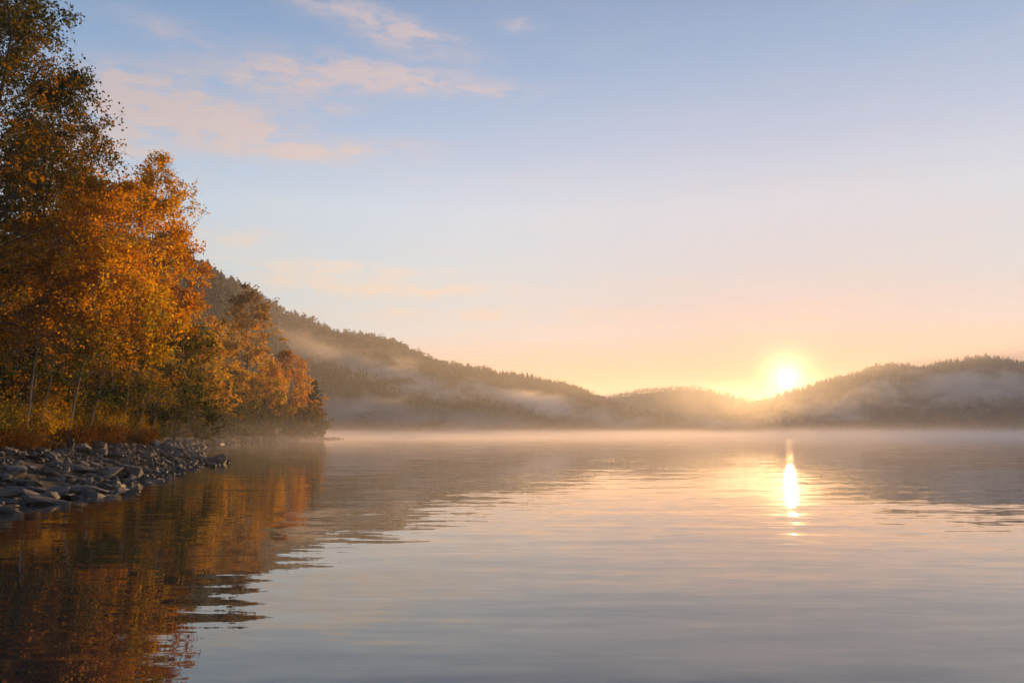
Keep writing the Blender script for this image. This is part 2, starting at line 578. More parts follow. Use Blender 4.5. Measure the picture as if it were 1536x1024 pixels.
def gen_tree(seed, H, R, cb=.3, gap=.22, lean=(0, 0), n_prim=40, n_sec=6, n_twig=4, n_leaf=10, leaf=.11, pal="orange", bias=(.3, -.1), up=.55,
             droop=.10, r0=None, top=.5, curve=0.0, fork=False, spread=.16):
    """Skeleton-grown broadleaf tree with base at the origin: (branch verts, faces), (leaf verts, faces, colours)."""
    rng = np.random.default_rng(seed)
    r0 = r0 or H * .011 + .02
    k = 12
    t = np.linspace(0, 1, k)
    wob = np.cumsum(rng.normal(0, .012 * H, (k, 2)), 0) * t[:, None]
    tr = np.stack([lean[0] * H * (t - curve * t * t) + wob[:, 0], lean[1] * H * t + wob[:, 1], H * .96 * t], -1)
    tr[0, 2] = -.4
    trunk = tr[None]
    rad = (r0 * (1 - t) ** .9 + .006)[None]
    rad[0, 0] *= 1.3
    parts = [tubes(trunk, rad, 8)]
    if fork:
        st = tr[1] + np.array([0.02, 0, 0])
        f2 = grow(rng, st[None], np.array([[lean[0] - .10, .05, 1.]]), np.array([H * .62]), 9, -.01, .05)
        parts.append(tubes(f2, np.linspace(r0 * .6, .01, 9)[None], 6))
    # primaries
    tt = np.sort(rng.uniform(cb, .985, n_prim))
    S, _ = along(trunk, tt[None]); S = S[0]
    az = np.arange(n_prim) * 2.399 + rng.normal(0, .5, n_prim)
    q = (tt - cb) / (1 - cb)
    shape = np.clip(np.sin(PI * np.clip(q * (1 - .0) * .80 + .20, 0, 1)) ** top, .12, 1) * (1 - .35 * q)
    b = np.array(bias)
    L = R * shape * rng.uniform(.62, 1.18, n_prim) * (1 + (np.cos(az) * b[0] + np.sin(az) * b[1]))
    el = up * (.35 + .9 * q) + rng.normal(0, .15, n_prim)
    D = np.stack([np.cos(az) * np.cos(el), np.sin(az) * np.cos(el), np.sin(el)], -1)
    prim = grow(rng, S, D, L * 1.08, 7, droop, .10)
    rp = np.interp(tt, t, rad[0]) * .45
    parts.append(tubes(prim, np.clip(rp[:, None] * np.linspace(1, .15, 7), .006, None), 5))
    # secondaries
    ts = rng.uniform(.22, 1., (n_prim, n_sec)); ts[:, 0] = .97
    S2, D2 = along(prim, ts)
    S2 = S2.reshape(-1, 3); D2 = D2.reshape(-1, 3)
    L2 = (L[:, None] * (.22 + .38 * (1 - ts)) * rng.uniform(.6, 1.2, ts.shape)).ravel() + .15
    D2 = D2 * .75 + rand_unit(rng, len(S2)) * .8 + np.array([0, 0, .12])
    sec = grow(rng, S2, D2, L2, 4, droop * .9, .16)
    parts.append(tubes(sec, np.full((len(sec), 4), .008) * np.linspace(1.4, .5, 4), 3))
    # twigs
    t3 = rng.uniform(.25, 1., (len(sec), n_twig)); t3[:, 0] = .98
    S3, D3 = along(sec, t3)
    S3 = S3.reshape(-1, 3); D3 = D3.reshape(-1, 3)
    D3 = D3 * .6 + rand_unit(rng, len(S3)) + np.array([0, 0, .05])
    L3 = rng.uniform(.22, .62, len(S3)) * (.6 + R / 6)
    tw = grow(rng, S3, D3, L3, 3, droop, .2)
    parts.append(tubes(tw, np.full((len(tw), 3), .0045) * np.array([1.2, .9, .5]), 3))
    # leaves along twigs
    keep = rng.random(len(tw)) < .92
    tw = tw[keep]
    C, _ = along(tw, rng.uniform(.1, 1.1, (len(tw), n_leaf)))
    C = C.reshape(-1, 3) + rng.normal(0, spread * .55, (len(tw) * n_leaf, 3))
    kk = rand_unit(rng, 4) * np.array([[1.6], [2.4], [3.4], [4.6]]) * (4 / (R + 1.2))
    fld = sum(np.sin(C @ kk[i] + rng.random() * 6) for i in range(4)) / 2
    C = C[fld > np.quantile(fld, gap) + rng.normal(0, .12, len(C))]
    S = leaf * rng.uniform(.6, 1.25, len(C))
    V, F = quads(rng, C, S, .72)
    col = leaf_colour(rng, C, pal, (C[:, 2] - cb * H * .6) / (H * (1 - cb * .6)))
    return join(parts), (V, F, np.repeat(col, 4, axis=0))


def gen_pine(seed, H, R, cb=.12, leaf=.22, pal="dark", tiers=16, lean=(0, 0), per=8, n=26):
    """Layered conifer with flat boughs of needle sprays."""
    rng = np.random.default_rng(seed)
    k = 8
    t = np.linspace(0, 1, k)
    tr = np.stack([lean[0] * H * t, lean[1] * H * t, H * t], -1)[None]; tr[0, 0, 2] = -.5
    rad = (H * .014 * (1 - t) + .01)[None]
    parts = [tubes(tr, rad, 7)]
    m = tiers * per
    tt = np.repeat(np.linspace(cb, .98, tiers), per) + rng.normal(0, .012, m)
    S, _ = along(tr, np.clip(tt, 0, .99)[None]); S = S[0]
    az = rng.random(m) * 2 * PI
    L = R * np.clip(1 - (tt - cb) / (1 - cb), .06, 1) ** .8 * rng.uniform(.45, 1.15, m)
    D = np.stack([np.cos(az), np.sin(az), rng.normal(.12, .12, m)], -1)
    pr = grow(rng, S, D, L, 5, .06, .06)
    parts.append(tubes(pr, np.full((m, 5), .02) * np.linspace(1.2, .3, 5), 4))
    C, Dd = along(pr, rng.uniform(.15, 1.03, (m, n)))
    C = C.reshape(-1, 3) + rng.normal(0, 1, (m * n, 3)) * np.array([.14, .14, .07]) * (R / 2.5)
    V, F = quads(rng, C, leaf * rng.uniform(.6, 1.3, len(C)), .5, up=.5)
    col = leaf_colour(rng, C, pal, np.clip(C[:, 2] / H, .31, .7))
    return join(parts), (V, F, np.repeat(col, 4, axis=0))


def gen_shrub(seed, H, R, pal="straw", stems=16, n_sec=5, n_twig=3, n_leaf=8, leaf=.08):
    rng = np.random.default_rng(seed)
    az = rng.random(stems) * 2 * PI
    lean = rng.uniform(.1, .9, stems)
    S = np.stack([np.cos(az) * R * .25 * rng.random(stems), np.sin(az) * R * .25 * rng.random(stems), np.full(stems, -.2)], -1)
    D = np.stack([np.cos(az) * lean, np.sin(az) * lean, np.ones(stems)], -1)
    L = H * rng.uniform(.6, 1.12, stems) + .2
    st = grow(rng, S, D, L, 6, .02, .08)
    parts = [tubes(st, np.full((stems, 6), .014) * np.linspace(1.2, .3, 6), 4)]
    ts = rng.uniform(.2, 1, (stems, n_sec)); ts[:, 0] = .97
    S2, D2 = along(st, ts); S2 = S2.reshape(-1, 3); D2 = D2.reshape(-1, 3)
    sec = grow(rng, S2, D2 * .7 + rand_unit(rng, len(S2)) * .7, rng.uniform(.18, .5, len(S2)) * (H / 1.5), 3, .03, .15)
    parts.append(tubes(sec, np.full((len(sec), 3), .005), 3))
    C, _ = along(sec, rng.uniform(.0, 1.1, (len(sec), n_twig * n_leaf)))
    C = C.reshape(-1, 3) + rng.normal(0, .07, (C.size // 3, 3))
    C = C[C[:, 2] > .03]
    V, F = quads(rng, C, leaf * rng.uniform(.6, 1.3, len(C)), .6)
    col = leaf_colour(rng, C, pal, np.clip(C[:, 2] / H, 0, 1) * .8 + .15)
    return join(parts), (V, F, np.repeat(col, 4, axis=0))


def plant(name, gen, loc, label, cat, group=None, bark=None, rz=0, woody="trunk", crown="crown"):
    (bv, bf), (lv, lf, lc) = gen
    r = bpy.data.objects.new(name, None); COL.objects.link(r)
    r.empty_display_size = .3
    r.location = loc; r.rotation_euler = (0, 0, rz)
    tag(r, label, cat, group)
    link(woody, np_mesh(woody, bv, bf, bark or BARK_DARK, smooth=True), r)
    link(crown, np_mesh(crown, lv, lf, LEAF, lc), r)
    return r


def dup(src, loc, rz=0, sc=1.0, label=None, group=None):
    r = src.copy(); COL.objects.link(r)
    r.location = loc; r.rotation_euler = (0, 0, rz); r.scale = (sc, sc, sc)
    if label: r["label"] = label
    if group: r["group"] = group
    for ch in src.children:
        c = ch.copy(); COL.objects.link(c); c.parent = r
    return r


def base(px, Y):
    x = P(px, 640, Y)[0]
    return (x, Y, gz(x, Y) - .02)


def height(px, top_py, Y):
    b = base(px, Y)
    return P(px, top_py, Y)[2] - b[2]


def hero(px, Y, top_py, R, label, pal, name="broadleaf_tree", bark=None, group=None, seed=0, cat="tree", **kw):
    H = height(px, top_py, Y)
    return plant(name, gen_tree(seed, H, R, pal=pal, **kw), base(px, Y), label, cat, group, bark)


# front wood, from left to right as one walks along the bank
K = dict(n_sec=7, n_twig=5)
hero(-62, 27, -95, 3.4, "tallest tree of the bank, olive leaves thinning to bare twigs at the top", "olive", seed=11, cb=.22, n_prim=80, n_leaf=10, leaf=.12, bias=(.12, -.1), up=.75, top=.6, droop=.03, r0=.13, gap=.12, **K)
hero(42, 31, 92, 3.0, "tall dark olive tree behind the orange birches, turning brown below", "olive", seed=12, cb=.22, r0=.11, gap=.12, n_prim=62, n_leaf=10, leaf=.12, bias=(.25, -.1), up=.7, droop=.04, **K)
hero(-70, 33, 10, 4.6, "dark spreading tree cut by the left edge of the view", "olive", seed=13, cb=.12, r0=.12, n_prim=66, n_leaf=10, leaf=.14, bias=(.2, -.1), up=.6, gap=.08, **K)
hero(20, 38, 190, 4.2, "rusty leafed tree filling the gap behind the birches", "rust", seed=14, cb=.12, r0=.12, n_prim=60, n_leaf=10, leaf=.15, bias=(.1, -.1), up=.6, gap=.08, **K)
hero(105, 44, 262, 3.6, "amber tree close behind the leaning birches", "amber", seed=15, cb=.12, r0=.1, n_prim=56, n_leaf=10, leaf=.16, bias=(.1, -.1), up=.6, gap=.08, **K)
BG = "pale stemmed birches on the bank"
hero(38, 28.5, 330, 2.4, "straight thin birch, leftmost of the pale stems above the rocks", "orange", "birch_tree", BARK_PALE, BG, seed=21, cb=.40, lean=(.07, 0), n_prim=40, n_leaf=11, bias=(.1, -.25), r0=.038, droop=.12, **K)
hero(60, 30, 300, 2.6, "thin birch with a slightly kinked pale stem and orange crown, second from the left", "orange", "birch_tree", BARK_PALE, BG, seed=22, cb=.42, lean=(.13, 0), n_prim=42, n_leaf=11, bias=(.2, -.2), r0=.036, droop=.12, **K)
hero(100, 33, 278, 3.2, "leaning birch with the brightest orange crown over the shrubs", "orange", "birch_tree", BARK_PALE, BG, seed=23, cb=.38, lean=(.17, -.03), curve=.25, n_prim=60, n_leaf=12, leaf=.135, gap=.3, bias=(.3, -.2), r0=.048, droop=.13, **K)
hero(128, 35, 400, 2.7, "forked birch leaning hard over the bank with low drooping golden branches", "gold", "birch_tree", BARK_PALE, BG, seed=24, cb=.34, lean=(.26, -.03), curve=.3, n_prim=50, n_leaf=12, leaf=.135, gap=.28, bias=(.3, -.15), r0=.046, droop=.17, fork=True, **K)
hero(203, 42, 560, 1.4, "slender curved birch sapling with a bare grey stem", "mixed", "birch_tree", BARK_PALE, BG, seed=25, cb=.55, lean=(.22, 0), curve=.4, n_prim=16, n_sec=4, n_twig=4, n_leaf=8, r0=.038)
hero(184, 43, 238, 2.4, "airy orange tree with open feathery branches against the sky", "gold", seed=31, cb=.46, lean=(.04, 0), n_prim=56, n_leaf=10, leaf=.14, gap=.3, bias=(.2, -.1), up=.75, droop=.02, r0=.09, **K)
hero(228, 49, 345, 2.4, "rust red tree with drooping boughs beside the airy orange tree", "rust", seed=32, cb=.48, lean=(.03, 0), n_prim=52, n_leaf=11, leaf=.16, bias=(.2, -.1), up=.5, droop=.08, r0=.09, **K)
hero(226, 50, 474, 3.7, "bushy dark green tree low behind the end of the rocks", "green", seed=33, cb=.10, n_prim=56, n_leaf=11, leaf=.17, bias=(.2, -.2), up=.5, **K)
hero(262, 84, 500, 4.6, "broad green tree with orange tinged outer leaves at the head of the cove", "mixed", seed=34, cb=.08, n_prim=56, n_leaf=11, leaf=.22, bias=(.25, -.2), up=.5, **K)
hero(294, 108, 505, 5.0, "rounded orange tree over the cove with green lower branches", "gold", seed=35, cb=.10, n_prim=56, n_leaf=11, leaf=.26, bias=(.2, -.2), up=.5, **K)
hero(285, 120, 430, 5.0, "rusty tree rising behind the rounded orange tree", "amber", seed=36, cb=.15, n_prim=52, n_leaf=11, leaf=.28, bias=(.2, -.2), **K)
hero(326, 132, 545, 4.8, "squat dark green tree between the orange tree and the tall brown one", "green", seed=37, cb=.06, n_prim=50, n_leaf=11, leaf=.3, bias=(.1, -.2), up=.4, **K)
hero(330, 138, 478, 5.2, "amber tree with a rounded head left of the tall brown and orange one", "amber", seed=45, cb=.10, gap=.12, n_prim=60, n_leaf=12, leaf=.3, bias=(.1, -.1), up=.5, **K)
hero(362, 152, 438, 6.3, "tall brown and orange tree standing above its neighbours on the point", "amber", seed=38, cb=.08, gap=.12, top=.22, n_prim=100, n_leaf=12, leaf=.32, bias=(.1, -.1), up=.7, **K)
hero(398, 168, 540, 5.8, "amber tree beside the tall brown tree on the point", "gold", seed=39, cb=.10, n_prim=54, n_leaf=12, leaf=.34, bias=(.15, -.2), up=.5, **K)
hero(432, 188, 525, 7.0, "glowing round orange tree near the tip of the point", "orange", seed=40, cb=.16, gap=.15, n_prim=66, n_leaf=13, leaf=.38, bias=(.1, -.2), up=.5, **K)
hero(408, 192, 585, 6.0, "dark green tree under the round orange tree", "green", seed=41, cb=.05, n_prim=48, n_leaf=11, leaf=.38, up=.4, **K)
hero(450, 203, 596, 5.4, "low green tree filling the foot of the round orange tree", "mixed", seed=42, cb=.05, n_prim=48, n_leaf=11, leaf=.38, up=.4, **K)
b9 = base(470, 211)
plant("pine_tree", gen_pine(43, height(470, 572, 211), 5.2, cb=.05, leaf=.7, pal="green", tiers=13, per=9, n=44), b9, "small dark pine with layered boughs at the end of the row of trees", "tree")

# the wood behind: copies of five trees, mostly hidden by the front row
WG = "trees of the dark wood behind the front row"
WL = "dark leafy tree in the shaded wood behind the front row"
fillers = []
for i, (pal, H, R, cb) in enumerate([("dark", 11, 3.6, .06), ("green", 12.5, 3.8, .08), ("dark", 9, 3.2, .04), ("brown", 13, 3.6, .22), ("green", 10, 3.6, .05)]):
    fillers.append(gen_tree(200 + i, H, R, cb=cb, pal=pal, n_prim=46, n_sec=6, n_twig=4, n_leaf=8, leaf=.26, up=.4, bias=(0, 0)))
protos = []
rng = np.random.default_rng(5)
spots = []
for Y in np.arange(24, 190, 5.2):
    for row in range(7):
        s = 9.5 + row * 4.6 + rng.uniform(-1.5, 1.5) + (3 if Y < 60 else 0)
        y = Y + rng.uniform(-2, 2)
        x = float(shore_x(y)) - s
        px = 768 + x / y * FPX
        if px < -260: continue
        if y > 110 and row > 3: continue
        spots.append((x, y, row))
for i, (x, y, row) in enumerate(spots):
    k = int(rng.choice([0, 2])) if y < 62 else int(rng.integers(0, 5)) if row > 0 else int(rng.choice([0, 2, 4]))  # nearest trees take only the shade-darkened leaves
    sc = float(rng.uniform(.75, 1.12))
    px = 768 + x / y * FPX
    # keep the tops under the photographed skyline
    lim = np.interp(px, [-250, 60, 130, 170, 230, 270, 300, 345, 385, 400, 480], [60, 230, 330, 340, 400, 460, 470, 520, 545, 580, 600])
    hmax = P(px, lim, y)[2] - gz(x, y)
    Hs = [11, 12.5, 9, 13, 10][k]
    sc = min(sc, hmax / Hs)
    if sc < .35: continue
    loc = (x, y, gz(x, y) - .05)
    while len(protos) <= k: protos.append(None)
    if protos[k] is None:
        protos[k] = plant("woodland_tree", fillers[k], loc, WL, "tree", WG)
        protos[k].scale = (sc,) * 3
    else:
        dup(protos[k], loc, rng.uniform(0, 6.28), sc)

# conifers standing on the slope above, seen past the front wood
SG = "conifers on the slope above the wood"
pp = [gen_pine(61, 16, 3.0, cb=.15, leaf=.9, pal="green", tiers=13, per=7, n=22), gen_pine(62, 14, 3.4, cb=.2, leaf=.9, pal="dark", tiers=11, per=7, n=22)]
pr = [None, None]
for i, (px, top, Y) in enumerate([(276, 400, 330), (290, 397, 340), (301, 408, 345), (313, 418, 350), (324, 412, 355), (334, 428, 370), (345, 431, 400), (354, 438, 430)]):
    Xh = P(px, 600, Y)[0]
    k = i % 2
    Hh = [16, 14][k] * (.9 + .25 * rng.random())
    z = P(px, top, Y)[2] - Hh
    sc = Hh / [16, 14][k]
    lab = "hazy dark conifer on the slope above the wood, in a loose row on the skyline"
    if pr[k] is None:
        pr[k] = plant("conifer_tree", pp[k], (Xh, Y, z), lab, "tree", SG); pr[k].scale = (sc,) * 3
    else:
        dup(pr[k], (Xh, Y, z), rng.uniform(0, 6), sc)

# shrubs along the top of the rocks
UG = "shrubs along the top of the bank"
shr = [gen_shrub(71, 1.7, 1.2, "straw"), gen_shrub(72, 1.3, 1.1, "green", leaf=.07), gen_shrub(73, 2.1, 1.3, "green", leaf=.09), gen_shrub(74, 1.5, 1.2, "ochre", stems=13, leaf=.07), gen_shrub(75, .9, 1.0, "russet", stems=18, leaf=.06)]
shl = ["straw coloured shrub on the bank above the rocks", "green and amber shrub on the bank above the rocks", "tall dark green shrub on the bank under the trees", "golden shrub on the bank above the rocks", "low rust brown shrub right behind the rocks"]
shn = ["straw shrubs on the bank", "amber shrubs on the bank", "green shrubs under the trees", "golden shrubs on the bank", "rust shrubs behind the rocks"]
sp = [None] * 5
rng = np.random.default_rng(9)
lst = []
for y in np.arange(17.5, 48, 1.15):
    for kk, s in ((4, 4.2), (3, 4.9), (0, 5.6), (1, 7.4), (2, 8.8)):
        if rng.random() < (.30 if kk == 4 else .22): continue
        k = (kk if kk == 4 or rng.random() < .5 else int(rng.choice([0, 3, 1]))) if s < 6 else int(rng.choice([2, 2, 1]))
        lst.append((k, float(y + rng.uniform(-.5, .5)), s + rng.uniform(-.5, .6)))
for y in np.arange(50, 215, 4.0):
    k = int(rng.choice([1, 2, 2, 4, 2]))
    lst.append((k, float(y), 4.6 + rng.uniform(-1, 1.0)))
for k, y, s in lst:
    x = float(shore_x(y)) - s
    loc = (x, y, gz(x, y) - .03)
    sc = float(rng.uniform(.7, 1.2)) * (1.0 if y < 50 else 1.5)
    if sp[k] is None:
        sp[k] = plant("shrub", shr[k], loc, shl[k], "shrub", shn[k], woody="stems", crown="foliage"); sp[k].scale = (sc,) * 3
    else:
        dup(sp[k], loc, rng.uniform(0, 6.28), sc)

# dry grass
rng = np.random.default_rng(15)
n = 23000
y = rng.uniform(14, 60, n) ; s = 3.6 + np.abs(rng.normal(0, 2.2, n))
keep = vnoise(y * .8, s * .8, 44) > .36
y, s = y[keep], s[keep]; n = len(y)
x = shore_x(y) - s
z = ground_z(x, y)
hgt = rng.uniform(.15, .5, n)
bend = rng.normal(0, .22, (n, 2)) * hgt[:, None]
aa = rng.random(n) * PI
wv = np.stack([np.cos(aa), np.sin(aa), 0 * aa], -1) * .009
p0 = np.stack([x, y, z - .03], -1)
p1 = p0 + np.stack([bend[:, 0] * .35, bend[:, 1] * .35, hgt * .6], -1)
p2 = p0 + np.stack([bend[:, 0], bend[:, 1], hgt], -1)
V = np.stack([p0 - wv, p0 + wv, p1 + wv * .8, p2, p1 - wv * .8], 1).reshape(-1, 3)
F0 = np.arange(n)[:, None] * 5
F = np.concatenate([F0 + np.array([[0, 1, 2, 4]]), F0 + np.array([[4, 2, 3, 3]])])
# top triangles as degenerate-free quads: split the tip slightly
V2 = np.stack([p0 - wv, p0 + wv, p1 + wv * .8, p1 - wv * .8, p2 + wv * .15, p2 - wv * .15], 1).reshape(-1, 3)
F0 = np.arange(n)[:, None] * 6
F = np.concatenate([F0 + np.array([[0, 1, 2, 3]]), F0 + np.array([[3, 2, 4, 5]])])
gc = np.array([(.085, .042, .014), (.06, .046, .016), (.11, .065, .018), (.035, .038, .012)])[rng.choice(4, n, p=[.4, .25, .2, .15])] * rng.uniform(.7, 1.2, (n, 1))
tag(link("dry_grass", np_mesh("dry_grass", V2, F, LEAF, np.repeat(gc, 6, axis=0))), "dry russet grass along the top of the rocks", "grass", kind="stuff")


# ------------------------------------------------------------------ rocks
def rock_mesh(seed, flat, long_):
    r = random.Random(seed)
    bm = bmesh.new()
    for _ in range(16):
        d = Vector((r.gauss(0, 1), r.gauss(0, 1), r.gauss(0, 1))).normalized()
        d *= r.uniform(.82, 1.08)
        bm.verts.new((d.x * .5 * long_, d.y * .5, d.z * .5 * flat))
    res = bmesh.ops.convex_hull(bm, input=bm.verts)
    junk = [g for g in res["geom_interior"] + res["geom_unused"] if isinstance(g, bmesh.types.BMVert)]
    bmesh.ops.delete(bm, geom=list(set(junk)), context="VERTS")
    bmesh.ops.dissolve_limit(bm, angle_limit=.32, verts=bm.verts, edges=bm.edges)
    bmesh.ops.bevel(bm, geom=list(bm.edges), offset=.036, segments=2, profile=.6, affect="EDGES", clamp_overlap=True)
    bmesh.ops.triangulate(bm, faces=bm.faces)
    bmesh.ops.subdivide_edges(bm, edges=[e for e in bm.edges if e.calc_length() > .16], cuts=1)
    ox = r.random() * 50
    from mathutils import noise as mn
    for v in bm.verts:
        q = v.co * 4 + Vector((ox, 0, 0))
        v.co += v.co.normalized() * (.035 * mn.noise(q) + .018 * mn.noise(q * 2.7))
    bmesh.ops.recalc_face_normals(bm, faces=bm.faces)
    me = bpy.data.meshes.new("rock")
    bm.to_mesh(me); bm.free()
    me.materials.append(ROCK)
    for p in me.polygons: p.use_smooth = True
    me.set_sharp_from_angle(angle=math.radians(30))
    return me


RV = [rock_mesh(300 + i, *random.Random(i).choice([(.5, 1.35), (.62, 1.2), (.45, 1.55), (.75, 1.1), (.55, 1.0)])) for i in range(18)]
rng = np.random.default_rng(21)
RG = "grey riprap rocks along the bank"
RL = "angular grey rock in the riprap along the water's edge"


def put_rock(mesh, loc, size, rot, label=RL, group=RG):
    o = link("rock", mesh)
    o.location = loc; o.scale = (size[0], size[1], size[2]); o.rotation_euler = rot
    tag(o, label, "rock", group)
    return o


# the few that stand out by themselves
special = [
    (66, 742, 18.6, (1.1, .8, .5), 0.1, "largest flat slab at the water's edge, dark and wet along its foot", 2),
    (12, 757, 16.6, (.75, .6, .55), .5, "small dark red tinged rock standing alone in the water", 5),
    (20, 690, 21.5, (.95, .8, .6), -.5, "big rounded boulder high on the bank with a sunlit shoulder", 3),
    (45, 712, 20.2, (1.15, .55, .38), .45, "long wedge shaped rock lying tilted on the boulders", 6),
    (25, 722, 19.3, (.95, .75, .55), .1, "broad blue grey boulder just behind the flat wet slab", 8),
    (132, 712, 21.6, (1.2, .7, .55), .5, "pale pointed rock with a warm lit tip near the water", 10),
    (325, 687, 44.5, (1.3, .9, .6), 0, "last dark rock at the outer end of the riprap", 1),
]
placed = []
for px, py, Y, size, rz, lab, k in special:
    p = P(px, py, Y)
    z = max(gz(p[0], Y), -.1)
    put_rock(RV[k], (p[0], Y, z + size[2] * .20), size, (rng.normal(0, .08), .12 + rng.normal(0, .06), rz), lab, None)
    placed.append((p[0], Y, max(size) * .42))
cnt, tries = 0, 0
while cnt < 275 and tries < 20000:
    tries += 1
    y = 12.5 + 37.5 * rng.random() ** 1.15
    s = rng.uniform(-.55, 4.3)
    if y > 45: s = rng.uniform(-.4, 5.5)
    x = float(shore_x(y)) - s
    a = float(np.clip(rng.lognormal(-.88, .36), .24, .95)) * (1.1 if s < 2.2 else .9) * float(np.clip(y / 25, .66, 1))
    if any((x - q[0]) ** 2 + (y - q[1]) ** 2 < ((q[2] + a * .34) * .86) ** 2 for q in placed): continue
    placed.append((x, y, a * .36))
    g = max(gz(x, y), -.15)
    put_rock(RV[int(rng.integers(0, 18))], (x, y, g + a * rng.uniform(.05, .2)), (a * rng.uniform(.95, 1.25), a * rng.uniform(.85, 1.1), a * rng.uniform(.75, 1.15)),
             (rng.normal(0, .28), rng.normal(.1, .25), rng.uniform(0, 6.28)))
    cnt += 1


def stones(name, ys, ss, sizes, label, seed):
    """Loose small stones as one mass."""
    rng = np.random.default_rng(seed)
    V, F, b = [], [], 0
    bases = []
    for i in range(5):
        me = RV[i * 3]
        v = np.zeros(len(me.vertices) * 3); me.vertices.foreach_get("co", v)
        bm = bmesh.new(); bm.from_mesh(me)
        bmesh.ops.triangulate(bm, faces=bm.faces)
        f = np.array([[w.index for w in p.verts] for p in bm.faces]); bm.free()
        bases.append((v.reshape(-1, 3), f))
    for y, s, a in zip(ys, ss, sizes):
        x = float(shore_x(y)) - s
        v, f = bases[int(rng.integers(0, 5))]
        e = Matrix.Rotation(rng.uniform(0, 6.28), 3, "Z") @ Matrix.Rotation(rng.normal(0, .5), 3, "X")
        w = (v * a * np.array([rng.uniform(.8, 1.2), rng.uniform(.8, 1.2), rng.uniform(.8, 1.1)])) @ np.array(e).T + np.array([x, y, max(gz(x, y), -.06) + a * .1])
        V.append(w); F.append(f + b); b += len(w)
    me = np_mesh(name, np.concatenate(V), np.concatenate(F), ROCK, smooth=True)
    me.set_sharp_from_angle(angle=math.radians(38))
    tag(link(name, me), label, "stones", kind="stuff")


n = 1500
stones("small_stones", rng.uniform(12.5, 50, n), rng.uniform(-.3, 4.6, n), rng.uniform(.10, .34, n), "small stones filling the gaps between the big rocks", 31)
n = 420
yy = np.sort(rng.uniform(52, 229, n))
stones("shore_stones", yy, rng.uniform(-.5, 2.6, n), rng.uniform(.35, 1.0, n), "low band of stones along the shore of the far point", 32)

# driftwood
def log(px, py, Y, L, r, rz, label):
    p = P(px, py, Y)
    rngl = np.random.default_rng(int(px))
    k = 9
    t = np.linspace(-.5, .5, k)
    pts = np.stack([t * L, rngl.normal(0, .03, k), rngl.normal(0, .02, k) + .06 * t], -1)[None]
    rad = (r * (1 - .35 * (t + .5)) * rngl.uniform(.9, 1.1, k))[None]
    rad[0, 0] *= .5; rad[0, -1] *= .4
    v, f = tubes(pts, rad, 9)
    br = grow(rngl, pts[0, [3, 6]], np.array([[.3, .4, .7], [.5, -.6, .5]]), np.array([L * .12, L * .09]), 4, 0, .1)
    v2, f2 = tubes(br, np.full((2, 4), r * .35) * np.linspace(1, .4, 4), 6)
    V, F = join([(v, f), (v2, f2)])
    m, nt = material("bleached_wood")
    tc = nt.n("ShaderNodeTexCoord").outputs["Object"]
    g = nt.noise(nt.n("ShaderNodeMapping", {"Vector": tc, "Scale": (2, 30, 30)}).outputs[0], 1.0, 4)
    c = nt.ramp(g, [(.3, (.32, .28, .25)), (.7, (.62, .57, .52))])
    out(nt, nt.n("ShaderNodeBsdfPrincipled", {"Base Color": c, "Roughness": .8}).outputs[0])
    o = link("driftwood_log", np_mesh("driftwood_log", V, F, m, smooth=True), None, (p[0], Y, max(p[2], gz(p[0], Y) + r * .6)))
    o.rotation_euler = (0, 0, rz)
    tag(o, label, "log")


def on_bank(px, s):
    """Depth at which the bearing px meets the bank s metres behind the water line."""
    ys = np.linspace(55, 222, 800)
    d = (px - W0 / 2) / FPX * ys - (shore_x(ys) - s)
    return float(ys[np.argmin(np.abs(d))])


Y1 = on_bank(335, 3.2)
log(335, 655, Y1, 24 * Y1 / FPX, .16, .05, "bleached driftwood log lying on the shore under the trees")
Y2 = on_bank(424, 3.0)
log(424, 655, Y2, 18 * Y2 / FPX, .18, -.1, "smaller grey driftwood log further out on the point")

def dead_wood(name, pts, r, label, cat):
    rngd = np.random.default_rng(len(name))
    pts = np.array(pts, float)
    t = np.linspace(0, 1, 9)
    q = np.stack([np.interp(t, np.linspace(0, 1, len(pts)), pts[:, k]) for k in range(3)], -1) + rngd.normal(0, r * .15, (9, 3))
    rad = r * np.linspace(1.2, .75, 9) * rngd.uniform(.9, 1.1, 9)
    rad[-1] *= .35
    v, f = tubes(q[None], rad[None], 9)
    b = grow(rngd, q[[4, 6]], np.array([[.6, -.3, .6], [-.5, -.2, .8]]), np.array([r * 4, r * 3]), 4, 0, .1)
    v2, f2 = tubes(b, np.full((2, 4), r * .3) * np.linspace(1, .3, 4), 6)
    V, F = join([(v, f), (v2, f2)])
    o0 = V.mean(0)
    o = link(name, np_mesh(name, V - o0, F, BARK_DARK, smooth=True), None, tuple(o0))
    tag(o, label, cat)


a = P(107, 645, 30); g = gz(a[0], 30)
dead_wood("tree_stump", [(a[0] - .05, 30, g - .1), (a[0] + .06, 30, g + .55)], .13, "dark broken stump standing among the golden shrubs", "stump")
a = P(165, 648, 37); g = gz(a[0], 37)
dead_wood("fallen_log", [(a[0] - .5, 37, g + .02), (a[0] + .7, 37.2, g + .55)], .09, "dark fallen log leaning out of the shrubs over the rocks", "log")

# ------------------------------------------------------------------ air: haze, lake mist, mist banks
HAZE_D = 0.00027


def box(name, lo, hi):
    bm = bmesh.new()
    bmesh.ops.create_cube(bm, size=1)
    for v in bm.verts:
        v.co = Vector([(l + h) / 2 + c * (h - l) for c, l, h in zip(v.co, lo, hi)])
    me = bpy.data.meshes.new(name); bm.to_mesh(me); bm.free()
    return me


